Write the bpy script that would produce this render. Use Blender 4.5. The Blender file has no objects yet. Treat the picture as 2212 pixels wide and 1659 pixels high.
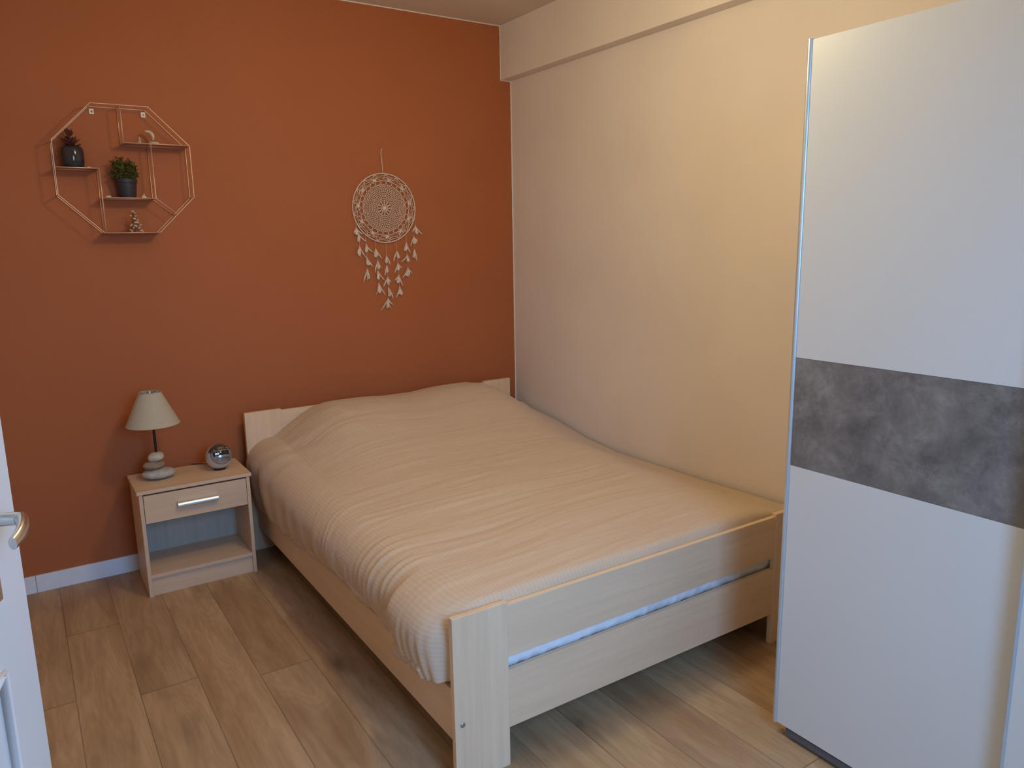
import bpy, bmesh, math, random
from mathutils import Vector, Matrix, noise

scene = bpy.context.scene
PI = math.pi

# ------------------------------------------------------------------ camera
YAW, PITCH, ROLL, FPX = -0.5796, -0.1874, -0.0176, 1626.6
CAM = Vector((-2.4795, -3.7436, 1.4816))
cy_, sy_ = math.cos(YAW), math.sin(YAW)
cp_, sp_ = math.cos(PITCH), math.sin(PITCH)
Fv = Vector((-sy_ * cp_, cy_ * cp_, sp_)); Rv = Vector((cy_, sy_, 0)); Uv = Rv.cross(Fv)
cr_, sr_ = math.cos(ROLL), math.sin(ROLL)
R2 = Rv * cr_ + Uv * sr_; U2 = -Rv * sr_ + Uv * cr_
cam_data = bpy.data.cameras.new('camera')
cam = bpy.data.objects.new('camera', cam_data)
scene.collection.objects.link(cam)
cam.matrix_world = Matrix(((R2.x, U2.x, -Fv.x, CAM.x), (R2.y, U2.y, -Fv.y, CAM.y), (R2.z, U2.z, -Fv.z, CAM.z), (0, 0, 0, 1)))
cam_data.sensor_fit = 'HORIZONTAL'; cam_data.sensor_width = 36.0
cam_data.lens = 36.0 * FPX / 2212
cam_data.clip_start = 0.02
scene.camera = cam

# ------------------------------------------------------------------ light
LAMP = (-1.33, -1.85, 2.30)
world = bpy.data.worlds.new('world'); scene.world = world; world.use_nodes = True
world.node_tree.nodes['Background'].inputs[0].default_value = (0.45, 0.62, 1.0, 1)
world.node_tree.nodes['Background'].inputs[1].default_value = 0.12

def area(name, loc, target, sx, sy, power, col):
    d = bpy.data.lights.new(name, 'AREA'); d.shape = 'RECTANGLE'; d.size = sx; d.size_y = sy
    d.energy = power; d.color = col
    o = bpy.data.objects.new(name, d); scene.collection.objects.link(o); o.location = loc
    o.rotation_euler = (Vector(target) - Vector(loc)).to_track_quat('-Z', 'Y').to_euler()
    return o
# daylight through the window in the wall behind the camera
wd = area('window_daylight', (-1.75, -4.52, 1.62), (-1.75, -2.8, 0.25), 0.85, 1.25, 38, (0.25, 0.54, 1.0))
wd.data.spread = math.radians(130)
# warm fill added in the unseen hall on the left, to lift the bed rail
area('added_hall_fill', (-3.16, -3.50, 1.45), (-1.45, -1.3, 0.45), 0.45, 0.9, 4.5, (1.0, 0.72, 0.42))
# the warm bulb of the ceiling pendant
pl = bpy.data.lights.new('pendant_light', 'POINT'); pl.energy = 29; pl.color = (1.0, 0.83, 0.49); pl.shadow_soft_size = 0.12
plo = bpy.data.objects.new('pendant_light', pl); scene.collection.objects.link(plo); plo.location = LAMP

vs = scene.view_settings
scene.display_settings.display_device = 'sRGB'
vs.view_transform = 'Standard'; vs.look = 'None'; vs.gamma = 1.0; vs.use_curve_mapping = False
vs.exposure = 0.0

# ------------------------------------------------------------------ materials
def new_mat(name):
    m = bpy.data.materials.new(name); m.use_nodes = True
    nt = m.node_tree; b = nt.nodes['Principled BSDF']
    return m, nt, b
def N(nt, t, **kw):
    n = nt.nodes.new(t)
    for k, v in kw.items(): setattr(n, k, v)
    return n
def ramp(nt, fac, stops, interp='LINEAR'):
    r = N(nt, 'ShaderNodeValToRGB'); r.color_ramp.interpolation = interp
    e = r.color_ramp.elements
    while len(e) < len(stops): e.new(0.5)
    for i, (p, c) in enumerate(stops):
        e[i].position = p; e[i].color = (*c, 1) if len(c) == 3 else c
    nt.links.new(fac, r.inputs[0]); return r.outputs[0]
def coords(nt, scale=(1, 1, 1), rot=(0, 0, 0), world_space=False):
    if world_space:
        g = N(nt, 'ShaderNodeNewGeometry'); src = g.outputs['Position']
    else:
        tc = N(nt, 'ShaderNodeTexCoord'); src = tc.outputs['Object']
    mp = N(nt, 'ShaderNodeMapping'); mp.inputs['Scale'].default_value = scale; mp.inputs['Rotation'].default_value = rot
    nt.links.new(src, mp.inputs[0]); return mp.outputs[0]
def tnoise(nt, vec, scale, detail=4, rough=0.5, dist=0.0):
    n = N(nt, 'ShaderNodeTexNoise'); n.inputs['Scale'].default_value = scale
    n.inputs['Detail'].default_value = detail; n.inputs['Roughness'].default_value = rough
    n.inputs['Distortion'].default_value = dist
    nt.links.new(vec, n.inputs['Vector']); return n.outputs[0]
def bump(nt, b, h, strength, dist=0.01):
    n = N(nt, 'ShaderNodeBump'); n.inputs['Strength'].default_value = strength; n.inputs['Distance'].default_value = dist
    nt.links.new(h, n.inputs['Height']); nt.links.new(n.outputs[0], b.inputs['Normal']); return n
def mixc(nt, fac, a, b_, mode='MIX'):
    n = N(nt, 'ShaderNodeMix', data_type='RGBA', blend_type=mode)
    for i, v in ((0, fac), (6, a), (7, b_)):
        if isinstance(v, (int, float)): n.inputs[i].default_value = v
        elif isinstance(v, tuple): n.inputs[i].default_value = (*v, 1)
        else: nt.links.new(v, n.inputs[i])
    return n.outputs[2]
def math_(nt, op, a, b_=0.0, c=0.0):
    n = N(nt, 'ShaderNodeMath', operation=op)
    for i, v in enumerate((a, b_, c)):
        if isinstance(v, (int, float)): n.inputs[i].default_value = v
        else: nt.links.new(v, n.inputs[i])
    return n.outputs[0]

def plain(name, col, rough=0.5, metal=0.0, var=0.06, vscale=30, bmp=0.0, bscale=200, **kw):
    m, nt, b = new_mat(name)
    v = coords(nt)
    n = tnoise(nt, v, vscale, 3)
    lo = tuple(c * (1 - var) for c in col); hi = tuple(min(1, c * (1 + var)) for c in col)
    nt.links.new(ramp(nt, n, [(0.3, lo), (0.7, hi)]), b.inputs['Base Color'])
    b.inputs['Roughness'].default_value = rough; b.inputs['Metallic'].default_value = metal
    for k, v2 in kw.items(): b.inputs[k].default_value = v2
    if bmp: bump(nt, b, tnoise(nt, v, bscale, 3), bmp, 0.002)
    return m

def paint(name, col, rough=0.75):
    m, nt, b = new_mat(name)
    v = coords(nt, world_space=True)
    n = tnoise(nt, v, 2.0, 3)
    lo = tuple(c * 0.97 for c in col); hi = tuple(min(1, c * 1.03) for c in col)
    nt.links.new(ramp(nt, n, [(0.35, lo), (0.65, hi)]), b.inputs['Base Color'])
    b.inputs['Roughness'].default_value = rough
    bump(nt, b, tnoise(nt, v, 260, 4, 0.6), 0.12, 0.002)
    return m
WHITE_WALL = (0.79, 0.705, 0.635)
HC, HB, BD = 2.652, 2.367, 0.068
m_wall = paint('cream_wall_paint', WHITE_WALL)
m_ceil = paint('ceiling_paint', (0.70, 0.60, 0.50))
m_trim = plain('white_baseboard', (0.76, 0.79, 0.86), 0.4, var=0.02)

def orange_paint():
    m, nt, b = new_mat('terracotta_wall_paint')
    v = coords(nt, world_space=True)
    n = tnoise(nt, v, 2.2, 3)
    col = ramp(nt, n, [(0.3, (0.395, 0.112, 0.032)), (0.7, (0.420, 0.122, 0.036))])
    g = N(nt, 'ShaderNodeNewGeometry'); sx = N(nt, 'ShaderNodeSeparateXYZ'); nt.links.new(g.outputs['Position'], sx.inputs[0])
    # hand-cut paint line: a few millimetres of cream stay bare beside the corner and the ceiling
    wob = math_(nt, 'MULTIPLY', math_(nt, 'SUBTRACT', tnoise(nt, v, 40, 3), 0.5), 0.004)
    xx = math_(nt, 'ADD', sx.outputs[0], wob); zz = math_(nt, 'ADD', sx.outputs[2], wob)
    e1 = math_(nt, 'GREATER_THAN', xx, -0.006)
    e2 = math_(nt, 'MULTIPLY', math_(nt, 'GREATER_THAN', xx, -BD - 0.004), math_(nt, 'GREATER_THAN', zz, HB - 0.004))
    e3 = math_(nt, 'GREATER_THAN', zz, HC - 0.005)
    e = math_(nt, 'MAXIMUM', math_(nt, 'MAXIMUM', e1, e2), e3)
    nt.links.new(mixc(nt, e, col, WHITE_WALL), b.inputs['Base Color'])
    b.inputs['Roughness'].default_value = 0.7
    bump(nt, b, tnoise(nt, v, 220, 4, 0.6), 0.15, 0.002)
    return m
m_orange = orange_paint()

def floor_mat():
    m, nt, b = new_mat('oak_laminate')
    v = coords(nt, world_space=True)
    s = N(nt, 'ShaderNodeSeparateXYZ'); nt.links.new(v, s.inputs[0])
    PW, PL = 0.1835, 2.90
    u = math_(nt, 'DIVIDE', math_(nt, 'ADD', s.outputs[0], 2.0985 + PW * 20), PW)
    row = math_(nt, 'FLOOR', u)
    fu = math_(nt, 'FRACT', u)
    wn = N(nt, 'ShaderNodeTexWhiteNoise', noise_dimensions='1D'); nt.links.new(row, wn.inputs['W'])
    vv = math_(nt, 'ADD', math_(nt, 'DIVIDE', s.outputs[1], PL), math_(nt, 'MULTIPLY', wn.outputs['Value'], 7.7))
    fv = math_(nt, 'FRACT', vv); cell = math_(nt, 'FLOOR', vv)
    cb = N(nt, 'ShaderNodeCombineXYZ'); nt.links.new(row, cb.inputs[0]); nt.links.new(cell, cb.inputs[1])
    wn2 = N(nt, 'ShaderNodeTexWhiteNoise', noise_dimensions='2D'); nt.links.new(cb.outputs[0], wn2.inputs['Vector'])
    # grain coordinates, shifted per plank
    off = N(nt, 'ShaderNodeVectorMath', operation='MULTIPLY'); nt.links.new(wn2.outputs['Color'], off.inputs[0]); off.inputs[1].default_value = (7, 13, 5)
    add = N(nt, 'ShaderNodeVectorMath', operation='ADD'); nt.links.new(v, add.inputs[0]); nt.links.new(off.outputs[0], add.inputs[1])
    mp = N(nt, 'ShaderNodeMapping'); mp.inputs['Scale'].default_value = (1, 0.11, 1); nt.links.new(add.outputs[0], mp.inputs[0])
    mp2 = N(nt, 'ShaderNodeMapping'); mp2.inputs['Scale'].default_value = (1, 0.15, 1); nt.links.new(add.outputs[0], mp2.inputs[0])
    broad = tnoise(nt, mp2.outputs[0], 6.5, 2, 0.45, 0.15)
    # cathedral rings: contours of a smooth noise
    rings = math_(nt, 'SINE', math_(nt, 'MULTIPLY', broad, 150.0))
    fine = tnoise(nt, mp.outputs[0], 130, 4, 0.6)
    streak = tnoise(nt, mp.outputs[0], 28, 4, 0.55, 0.4)
    knot = N(nt, 'ShaderNodeTexVoronoi'); knot.inputs['Scale'].default_value = 1.0
    mp3 = N(nt, 'ShaderNodeMapping'); mp3.inputs['Scale'].default_value = (4.6, 2.3, 1); nt.links.new(add.outputs[0], mp3.inputs[0])
    wobn = N(nt, 'ShaderNodeTexNoise'); wobn.inputs['Scale'].default_value = 9; nt.links.new(add.outputs[0], wobn.inputs['Vector'])
    wv = N(nt, 'ShaderNodeVectorMath', operation='MULTIPLY_ADD'); nt.links.new(wobn.outputs['Color'], wv.inputs[0]); wv.inputs[1].default_value = (0.22, 0.22, 0); nt.links.new(mp3.outputs[0], wv.inputs[2])
    nt.links.new(wv.outputs[0], knot.inputs['Vector'])
    kn = ramp(nt, knot.outputs['Distance'], [(0.0, (1, 1, 1)), (0.045, (0.8, 0.8, 0.8)), (0.11, (0.34, 0.34, 0.34)), (0.26, (0, 0, 0))])
    base = ramp(nt, streak, [(0.25, (0.395, 0.245, 0.132)), (0.55, (0.530, 0.348, 0.195)), (0.8, (0.61, 0.420, 0.250))])
    tint = ramp(nt, wn2.outputs['Value'], [(0.0, (0.90, 0.87, 0.86)), (0.5, (1.0, 0.98, 0.96)), (1.0, (1.08, 1.06, 1.03))])
    c = mixc(nt, 1.0, base, tint, 'MULTIPLY')
    dk = ramp(nt, broad, [(0.50, (1, 1, 1)), (0.68, (0.80, 0.74, 0.68))])
    c = mixc(nt, 1.0, c, dk, 'MULTIPLY')
    rg = math_(nt, 'MULTIPLY', math_(nt, 'ADD', math_(nt, 'MULTIPLY', rings, 0.5), 0.5), 0.11)
    c = mixc(nt, rg, c, (0.18, 0.105, 0.055))
    c = mixc(nt, math_(nt, 'MULTIPLY', fine, 0.28), c, (0.20, 0.125, 0.07))
    c = mixc(nt, math_(nt, 'MULTIPLY', kn, 0.75), c, (0.13, 0.075, 0.040))
    seam = math_(nt, 'MAXIMUM', math_(nt, 'LESS_THAN', fu, 0.016), math_(nt, 'LESS_THAN', fv, 0.0016))
    c = mixc(nt, math_(nt, 'MULTIPLY', seam, 0.52), c, (0.09, 0.052, 0.030))
    nt.links.new(c, b.inputs['Base Color'])
    b.inputs['Roughness'].default_value = 0.50
    b.inputs['Specular IOR Level'].default_value = 0.35
    bump(nt, b, fine, 0.08, 0.001)
    return m
m_floor = floor_mat()

def wood(name, axis, col=(0.78, 0.57, 0.385), rough=0.42, amt=0.07):
    m, nt, b = new_mat(name)
    sc = [1, 1, 1]; sc[axis] = 0.045
    v = coords(nt, tuple(sc), world_space=True)
    n1 = tnoise(nt, v, 60, 5, 0.6, 0.3); n2 = tnoise(nt, v, 9, 3, 0.5, 0.5)
    c = ramp(nt, n1, [(0.3, tuple(x * (1 - amt) for x in col)), (0.7, tuple(min(1, x * (1 + amt * 0.6)) for x in col))])
    c = mixc(nt, 1.0, c, ramp(nt, n2, [(0.35, (0.94, 0.92, 0.90)), (0.65, (1.03, 1.03, 1.03))]), 'MULTIPLY')
    nt.links.new(c, b.inputs['Base Color']); b.inputs['Roughness'].default_value = rough
    bump(nt, b, n1, 0.05, 0.001)
    return m
m_wx = wood('light_maple_along_x', 0); m_wy = wood('light_maple_along_y', 1); m_wz = wood('light_maple_along_z', 2)
NSC = (0.70, 0.50, 0.345)
m_nx = wood('nightstand_beech_x', 0, NSC, 0.45, 0.07); m_nz = wood('nightstand_beech_z', 2, NSC, 0.45, 0.07)
m_nback = wood('nightstand_back_white', 2, (0.46, 0.42, 0.35), 0.6, 0.08)

def duvet_mat():
    m, nt, b = new_mat('cream_cotton_duvet')
    tc = N(nt, 'ShaderNodeTexCoord'); v = tc.outputs['UV']
    s = N(nt, 'ShaderNodeSeparateXYZ'); nt.links.new(v, s.inputs[0])
    # woven stripes: U runs across the bed, V along it (both in metres)
    st = math_(nt, 'SINE', math_(nt, 'MULTIPLY', s.outputs[0], 2 * PI / 0.0135))
    st2 = math_(nt, 'SINE', math_(nt, 'MULTIPLY', s.outputs[1], 2 * PI / 0.030))
    mp = N(nt, 'ShaderNodeMapping'); mp.inputs['Scale'].default_value = (1, 1, 1); nt.links.new(v, mp.inputs[0])
    cr = tnoise(nt, mp.outputs[0], 16, 4, 0.55, 0.5)
    mp2 = N(nt, 'ShaderNodeMapping'); mp2.inputs['Scale'].default_value = (0.25, 1, 1); nt.links.new(v, mp2.inputs[0])
    cr2 = tnoise(nt, mp2.outputs[0], 60, 4, 0.6, 0.8)
    f = math_(nt, 'ADD', math_(nt, 'MULTIPLY', st, 0.20), math_(nt, 'MULTIPLY', st2, 0.10))
    f = math_(nt, 'ADD', f, 0.5)
    c = ramp(nt, f, [(0.2, (0.590, 0.445, 0.315)), (0.8, (0.645, 0.495, 0.355))])
    nt.links.new(c, b.inputs['Base Color']); b.inputs['Roughness'].default_value = 0.85
    b.inputs['Sheen Weight'].default_value = 0.15
    h = math_(nt, 'ADD', math_(nt, 'MULTIPLY', st, 0.05), math_(nt, 'ADD', math_(nt, 'MULTIPLY', cr, 0.9), math_(nt, 'MULTIPLY', cr2, 0.45)))
    bump(nt, b, h, 0.35, 0.006)
    return m
m_duvet = duvet_mat()
m_sheet = plain('white_cotton_sheet', (0.82, 0.82, 0.86), 0.85, bmp=0.3, bscale=60)
m_slat = plain('pine_slats', (0.45, 0.32, 0.2), 0.6)

def concrete_mat():
    m, nt, b = new_mat('concrete_effect_panel')
    v = coords(nt, world_space=True)
    n1 = tnoise(nt, v, 7, 8, 0.68, 0.4); n2 = tnoise(nt, v, 26, 6, 0.7, 0.8); n3 = tnoise(nt, v, 3.2, 3, 0.5)
    c = ramp(nt, n1, [(0.30, (0.115, 0.110, 0.112)), (0.48, (0.185, 0.175, 0.172)), (0.62, (0.25, 0.238, 0.23)), (0.75, (0.34, 0.325, 0.31))])
    c = mixc(nt, 0.55, c, ramp(nt, n2, [(0.3, (0.6, 0.6, 0.6)), (0.5, (1, 1, 1)), (0.72, (1.35, 1.33, 1.3))]), 'MULTIPLY')
    c = mixc(nt, 0.6, c, ramp(nt, n3, [(0.3, (0.78, 0.78, 0.78)), (0.7, (1.15, 1.15, 1.15))]), 'MULTIPLY')
    # fine scratches and pits
    vs_ = coords(nt, (1, 1, 1), (0.5, 0, 0), True)
    sc = N(nt, 'ShaderNodeTexVoronoi', feature='DISTANCE_TO_EDGE'); sc.inputs['Scale'].default_value = 9
    wn = N(nt, 'ShaderNodeTexNoise'); wn.inputs['Scale'].default_value = 14; wn.inputs['Detail'].default_value = 6; nt.links.new(vs_, wn.inputs['Vector'])
    wa = N(nt, 'ShaderNodeVectorMath', operation='MULTIPLY_ADD'); nt.links.new(wn.outputs['Color'], wa.inputs[0]); wa.inputs[1].default_value = (0.35, 0.35, 0.35); nt.links.new(vs_, wa.inputs[2])
    nt.links.new(wa.outputs[0], sc.inputs['Vector'])
    ln = math_(nt, 'LESS_THAN', sc.outputs['Distance'], 0.010)
    msk = math_(nt, 'GREATER_THAN', tnoise(nt, v, 5.5, 3), 0.60)
    c = mixc(nt, math_(nt, 'MULTIPLY', math_(nt, 'MULTIPLY', ln, msk), 0.6), c, (0.07, 0.068, 0.07))
    nt.links.new(c, b.inputs['Base Color']); b.inputs['Roughness'].default_value = 0.45
    bump(nt, b, n2, 0.08, 0.001)
    return m
m_conc = concrete_mat()
m_white = plain('white_melamine', (0.67, 0.69, 0.69), 0.38, var=0.01, vscale=4)
m_doorw = plain('white_door_paint', (0.78, 0.78, 0.80), 0.35, var=0.015, vscale=6)
m_alu = plain('brushed_aluminium', (0.60, 0.70, 0.82), 0.38, 0.65, var=0.03)  # blue of the reflected window is put into the base colour
m_plinth = plain('dark_track', (0.10, 0.11, 0.13), 0.5)
m_body = plain('wardrobe_carcass', (0.60, 0.60, 0.60), 0.5)
m_chrome = plain('polished_metal', (0.72, 0.71, 0.70), 0.16, 1.0, var=0.02)
m_satin = plain('satin_nickel_handle', (0.66, 0.65, 0.63), 0.26, 1.0, var=0.08, vscale=60)
m_hsilver = plain('silver_drawer_pull', (0.78, 0.78, 0.79), 0.28, 0.9, var=0.02)
m_copper = plain('rose_gold_wire', (0.80, 0.52, 0.36), 0.38, 0.55, var=0.04)
m_shelfplate = plain('rose_gold_shelf_plate', (0.52, 0.27, 0.16), 0.45, 0.3, var=0.04)
m_screw = plain('dark_screw', (0.10, 0.09, 0.08), 0.35, 0.8)
m_bracket = plain('pale_bracket', (0.85, 0.82, 0.70), 0.5)
m_glazed = plain('black_glazed_ceramic', (0.030, 0.028, 0.035), 0.10, var=0.1, vscale=60)
m_matteblack = plain('dark_plastic_pot', (0.032, 0.028, 0.036), 0.5, var=0.15)
m_soil = plain('potting_soil', (0.05, 0.03, 0.02), 0.95, var=0.5, vscale=200, bmp=1, bscale=300)
m_green = plain('herb_leaf', (0.085, 0.075, 0.010), 0.55, var=0.45, vscale=45)
m_stem = plain('herb_stem', (0.12, 0.13, 0.03), 0.6)
m_succ = plain('dark_red_succulent_leaf', (0.10, 0.030, 0.022), 0.4, var=0.4, vscale=60)
m_shell = plain('pale_shell', (0.62, 0.50, 0.39), 0.45, var=0.3, vscale=60, bmp=0.3, bscale=120)
m_drift = plain('brown_driftwood', (0.22, 0.11, 0.06), 0.8, var=0.3, vscale=60, bmp=0.5)
m_crystal = plain('white_pebble', (0.75, 0.66, 0.56), 0.35, var=0.2, vscale=80, bmp=0.5, bscale=150)
m_cotton = plain('cream_cotton_cord', (0.78, 0.60, 0.46), 0.9, var=0.08, vscale=80, bmp=0.4, bscale=500)
m_feather = plain('cream_feather', (0.80, 0.64, 0.50), 0.9, var=0.12, vscale=90)
m_stone_a = plain('grey_pebble', (0.42, 0.40, 0.36), 0.65, var=0.22, vscale=35, bmp=0.4, bscale=160)
m_stone_b = plain('brown_pebble', (0.30, 0.215, 0.15), 0.65, var=0.22, vscale=35, bmp=0.4, bscale=160)
m_stone_c = plain('pale_pebble', (0.55, 0.48, 0.38), 0.6, var=0.22, vscale=35, bmp=0.4, bscale=160)
m_darkmetal = plain('dark_bronze_stem', (0.06, 0.028, 0.022), 0.35, 0.7)
m_socket = plain('white_socket', (0.75, 0.75, 0.72), 0.5)
m_clockw = plain('silver_plastic', (0.62, 0.63, 0.66), 0.28, 0.45, var=0.02)
m_clockd = plain('smoked_plastic', (0.05, 0.045, 0.045), 0.08, var=0.1, **{'Coat Weight': 1.0})
m_clockf = plain('steel_fascia', (0.38, 0.41, 0.47), 0.22, 0.75, var=0.03)
m_screen = plain('dark_display', (0.012, 0.012, 0.022), 0.08)
m_black = plain('black_plastic', (0.015, 0.015, 0.017), 0.3)
m_bolt = plain('steel_bolt', (0.45, 0.45, 0.47), 0.3, 0.9)

def shade_mat():
    m, nt, b = new_mat('linen_lamp_shade')
    v = coords(nt)
    n = tnoise(nt, v, 350, 2)
    nt.links.new(ramp(nt, n, [(0.3, (0.46, 0.40, 0.30)), (0.7, (0.54, 0.47, 0.355))]), b.inputs['Base Color'])
    b.inputs['Roughness'].default_value = 0.85
    bump(nt, b, n, 0.15, 0.001)
    return m
m_shade = shade_mat()
def glow_mat(name, col, e):
    m, nt, b = new_mat(name); b.inputs['Base Color'].default_value = (*col, 1)
    b.inputs['Emission Color'].default_value = (*col, 1); b.inputs['Emission Strength'].default_value = e
    return m
m_digit = glow_mat('lit_display_digits', (0.55, 0.72, 1.0), 0.55)
m_pane, nt_, b_ = new_mat('window_pane_glass')
_tr = N(nt_, 'ShaderNodeBsdfTransparent'); _gl = N(nt_, 'ShaderNodeBsdfGlossy'); _gl.inputs['Roughness'].default_value = 0.02
_mx = N(nt_, 'ShaderNodeMixShader'); _mx.inputs[0].default_value = 0.06
nt_.links.new(_tr.outputs[0], _mx.inputs[1]); nt_.links.new(_gl.outputs[0], _mx.inputs[2])
nt_.links.new(_mx.outputs[0], nt_.nodes['Material Output'].inputs[0])

# ------------------------------------------------------------------ mesh helpers
class MB:
    def __init__(s): s.v = []; s.f = []; s.uv = None
    def add(s, vs_, fs):
        o = len(s.v); s.v += [Vector(p) for p in vs_]; s.f += [tuple(i + o for i in f) for f in fs]; return s
    def box(s, x0, x1, y0, y1, z0, z1):
        x0, x1 = sorted((x0, x1)); y0, y1 = sorted((y0, y1)); z0, z1 = sorted((z0, z1))
        return s.add([(x0, y0, z0), (x1, y0, z0), (x1, y1, z0), (x0, y1, z0), (x0, y0, z1), (x1, y0, z1), (x1, y1, z1), (x0, y1, z1)],
                     [(3, 2, 1, 0), (4, 5, 6, 7), (0, 1, 5, 4), (1, 2, 6, 5), (2, 3, 7, 6), (3, 0, 4, 7)])
    def obox(s, c, ax, ay, az, hx, hy, hz):
        c = Vector(c); P = []
        for k in (-1, 1):
            for (i, j) in ((-1, -1), (1, -1), (1, 1), (-1, 1)):
                P.append(c + Vector(ax) * hx * i + Vector(ay) * hy * j + Vector(az) * hz * k)
        return s.add(P, [(3, 2, 1, 0), (4, 5, 6, 7), (0, 1, 5, 4), (1, 2, 6, 5), (2, 3, 7, 6), (3, 0, 4, 7)])
    def tube(s, pts, r, n=8, closed=False, cap=True, flat=1.0):
        pts = [Vector(p) for p in pts]; m = len(pts); rs = r if isinstance(r, (list, tuple)) else [r] * m
        tang = []
        for i in range(m):
            if closed: t = pts[(i + 1) % m] - pts[(i - 1) % m]
            else: t = pts[min(i + 1, m - 1)] - pts[max(i - 1, 0)]
            tang.append(t.normalized() if t.length > 1e-9 else Vector((0, 0, 1)))
        up = Vector((0, 0, 1)) if abs(tang[0].z) < 0.9 else Vector((0, 1, 0))
        a = tang[0].cross(up).normalized(); V = []; 
        for i in range(m):
            a = (a - tang[i] * a.dot(tang[i])).normalized(); b = tang[i].cross(a)
            for k in range(n):
                th = 2 * PI * k / n
                V.append(pts[i] + (a * math.cos(th) + b * math.sin(th) * flat) * rs[i])
        F = []
        for i in range(m if closed else m - 1):
            j = (i + 1) % m
            for k in range(n):
                l = (k + 1) % n
                F.append((i * n + k, i * n + l, j * n + l, j * n + k))
        if cap and not closed:
            F.append(tuple(reversed(range(n)))); F.append(tuple((m - 1) * n + k for k in range(n)))
        return s.add(V, F)
    def lathe(s, prof, c=(0, 0, 0), n=40, sx=1, sy=1, rot=None):
        V = []; F = []; c = Vector(c)
        for (r, z) in prof:
            for k in range(n):
                th = 2 * PI * k / n
                p = Vector((r * math.cos(th) * sx, r * math.sin(th) * sy, z))
                if rot: p = rot @ p
                V.append(p + c)
        for i in range(len(prof) - 1):
            for k in range(n):
                l = (k + 1) % n
                F.append((i * n + k, i * n + l, (i + 1) * n + l, (i + 1) * n + k))
        if prof[0][0] > 1e-6: F.append(tuple(reversed(range(n))))
        if prof[-1][0] > 1e-6: F.append(tuple((len(prof) - 1) * n + k for k in range(n)))
        return s.add(V, F)
    def blob(s, c, rx, ry, rz, seed=0, amp=0.08, n=24, m=14, rot=None, freq=1.6):
        V = []; F = []; c = Vector(c)
        for i in range(m + 1):
            ph = PI * i / m
            for k in range(n):
                th = 2 * PI * k / n
                d = Vector((math.sin(ph) * math.cos(th), math.sin(ph) * math.sin(th), math.cos(ph)))
                q = 1 + amp * noise.noise(d * freq + Vector((seed * 3.1, seed * 1.7, 5)))
                p = Vector((d.x * rx, d.y * ry, d.z * rz)) * q
                if rot: p = rot @ p
                V.append(c + p)
        for i in range(m):
            for k in range(n):
                l = (k + 1) % n
                F.append((i * n + k, (i + 1) * n + k, (i + 1) * n + l, i * n + l))
        return s.add(V, F)
    def build(s, name, mat, parent=None, smooth=False, bevel=0, origin=None):
        o_ = Vector(origin) if origin is not None else (Vector(parent.get('_w', (0, 0, 0))) if parent else Vector((0, 0, 0)))
        me = bpy.data.meshes.new(name)
        me.from_pydata([v - o_ for v in s.v], [], s.f)
        bm = bmesh.new(); bm.from_mesh(me)
        bmesh.ops.remove_doubles(bm, verts=bm.verts, dist=1e-6)
        bmesh.ops.recalc_face_normals(bm, faces=bm.faces)
        bm.to_mesh(me); bm.free()
        me.materials.append(mat)
        if smooth:
            me.polygons.foreach_set('use_smooth', [True] * len(me.polygons))
        o = bpy.data.objects.new(name, me); scene.collection.objects.link(o)
        if parent: o.parent = parent; o['_w'] = tuple(parent.get('_w', (0, 0, 0)))
        if origin is not None and not parent: o.location = origin; o['_w'] = tuple(origin)
        if bevel:
            md = o.modifiers.new('bevel', 'BEVEL'); md.width = bevel; md.segments = 2; md.limit_method = 'ANGLE'; md.angle_limit = math.radians(40)
            me.polygons.foreach_set('use_smooth', [True] * len(me.polygons))
            wn = o.modifiers.new('wn', 'WEIGHTED_NORMAL'); wn.keep_sharp = False
        if smooth == 'auto':
            es = o.modifiers.new('es', 'EDGE_SPLIT'); es.split_angle = math.radians(38)
        return o
def tag(o, label, cat, group=None):
    o['label'] = label; o['category'] = cat
    if group: o['group'] = group
    return o
def thing(name, label, cat, loc, group=None):
    o = bpy.data.objects.new(name, None); scene.collection.objects.link(o)
    o.empty_display_size = 0.05; o.location = loc; o['_w'] = tuple(loc)
    return tag(o, label, cat, group)
def struct(o, label=None):
    o['kind'] = 'structure'
    if label: o['label'] = label
    return o

# ------------------------------------------------------------------ the room
XL, YN = -2.90, -4.30          # left wall, near wall (behind the camera)
struct(MB().box(XL, 0, YN, 0, -0.06, 0).build('floor', m_floor), 'oak laminate floor with planks running towards the orange wall')
struct(MB().box(XL - .1, 0.1, YN - .1, 0.1, HC, HC + 0.08).build('ceiling', m_ceil), 'cream painted ceiling')
struct(MB().box(XL - .1, 0.1, 0, 0.1, -0.06, HC).build('wall_far', m_orange), 'terracotta orange wall behind the bed head')
struct(MB().box(0, 0.1, YN - .1, 0, -0.06, HC).build('wall_right', m_wall), 'cream wall along the right side of the bed')
DY0, DY1, DZ = -3.92, -3.10, 2.05     # doorway in the left wall
wl = MB().box(XL - .1, XL, DY1, 0, -0.06, HC).box(XL - .1, XL, YN - .1, DY0, -0.06, HC).box(XL - .1, XL, DY0, DY1, DZ, HC)
struct(wl.build('wall_left', m_wall), 'cream wall on the left with the doorway to the hall')
fr = MB().box(XL - .105, XL + .008, DY1 - .03, DY1, 0, DZ).box(XL - .105, XL + .008, DY0, DY0 + .03, 0, DZ).box(XL - .105, XL + .008, DY0, DY1, DZ - .03, DZ)
struct(fr.build('trim_2', m_trim, bevel=0.002), 'white frame of the doorway to the hall')
struct(MB().box(XL - 1.2, XL, YN - .1, -2.4, -0.06, 0).build('floor_hall', m_floor), 'oak laminate floor of the hall')
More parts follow.
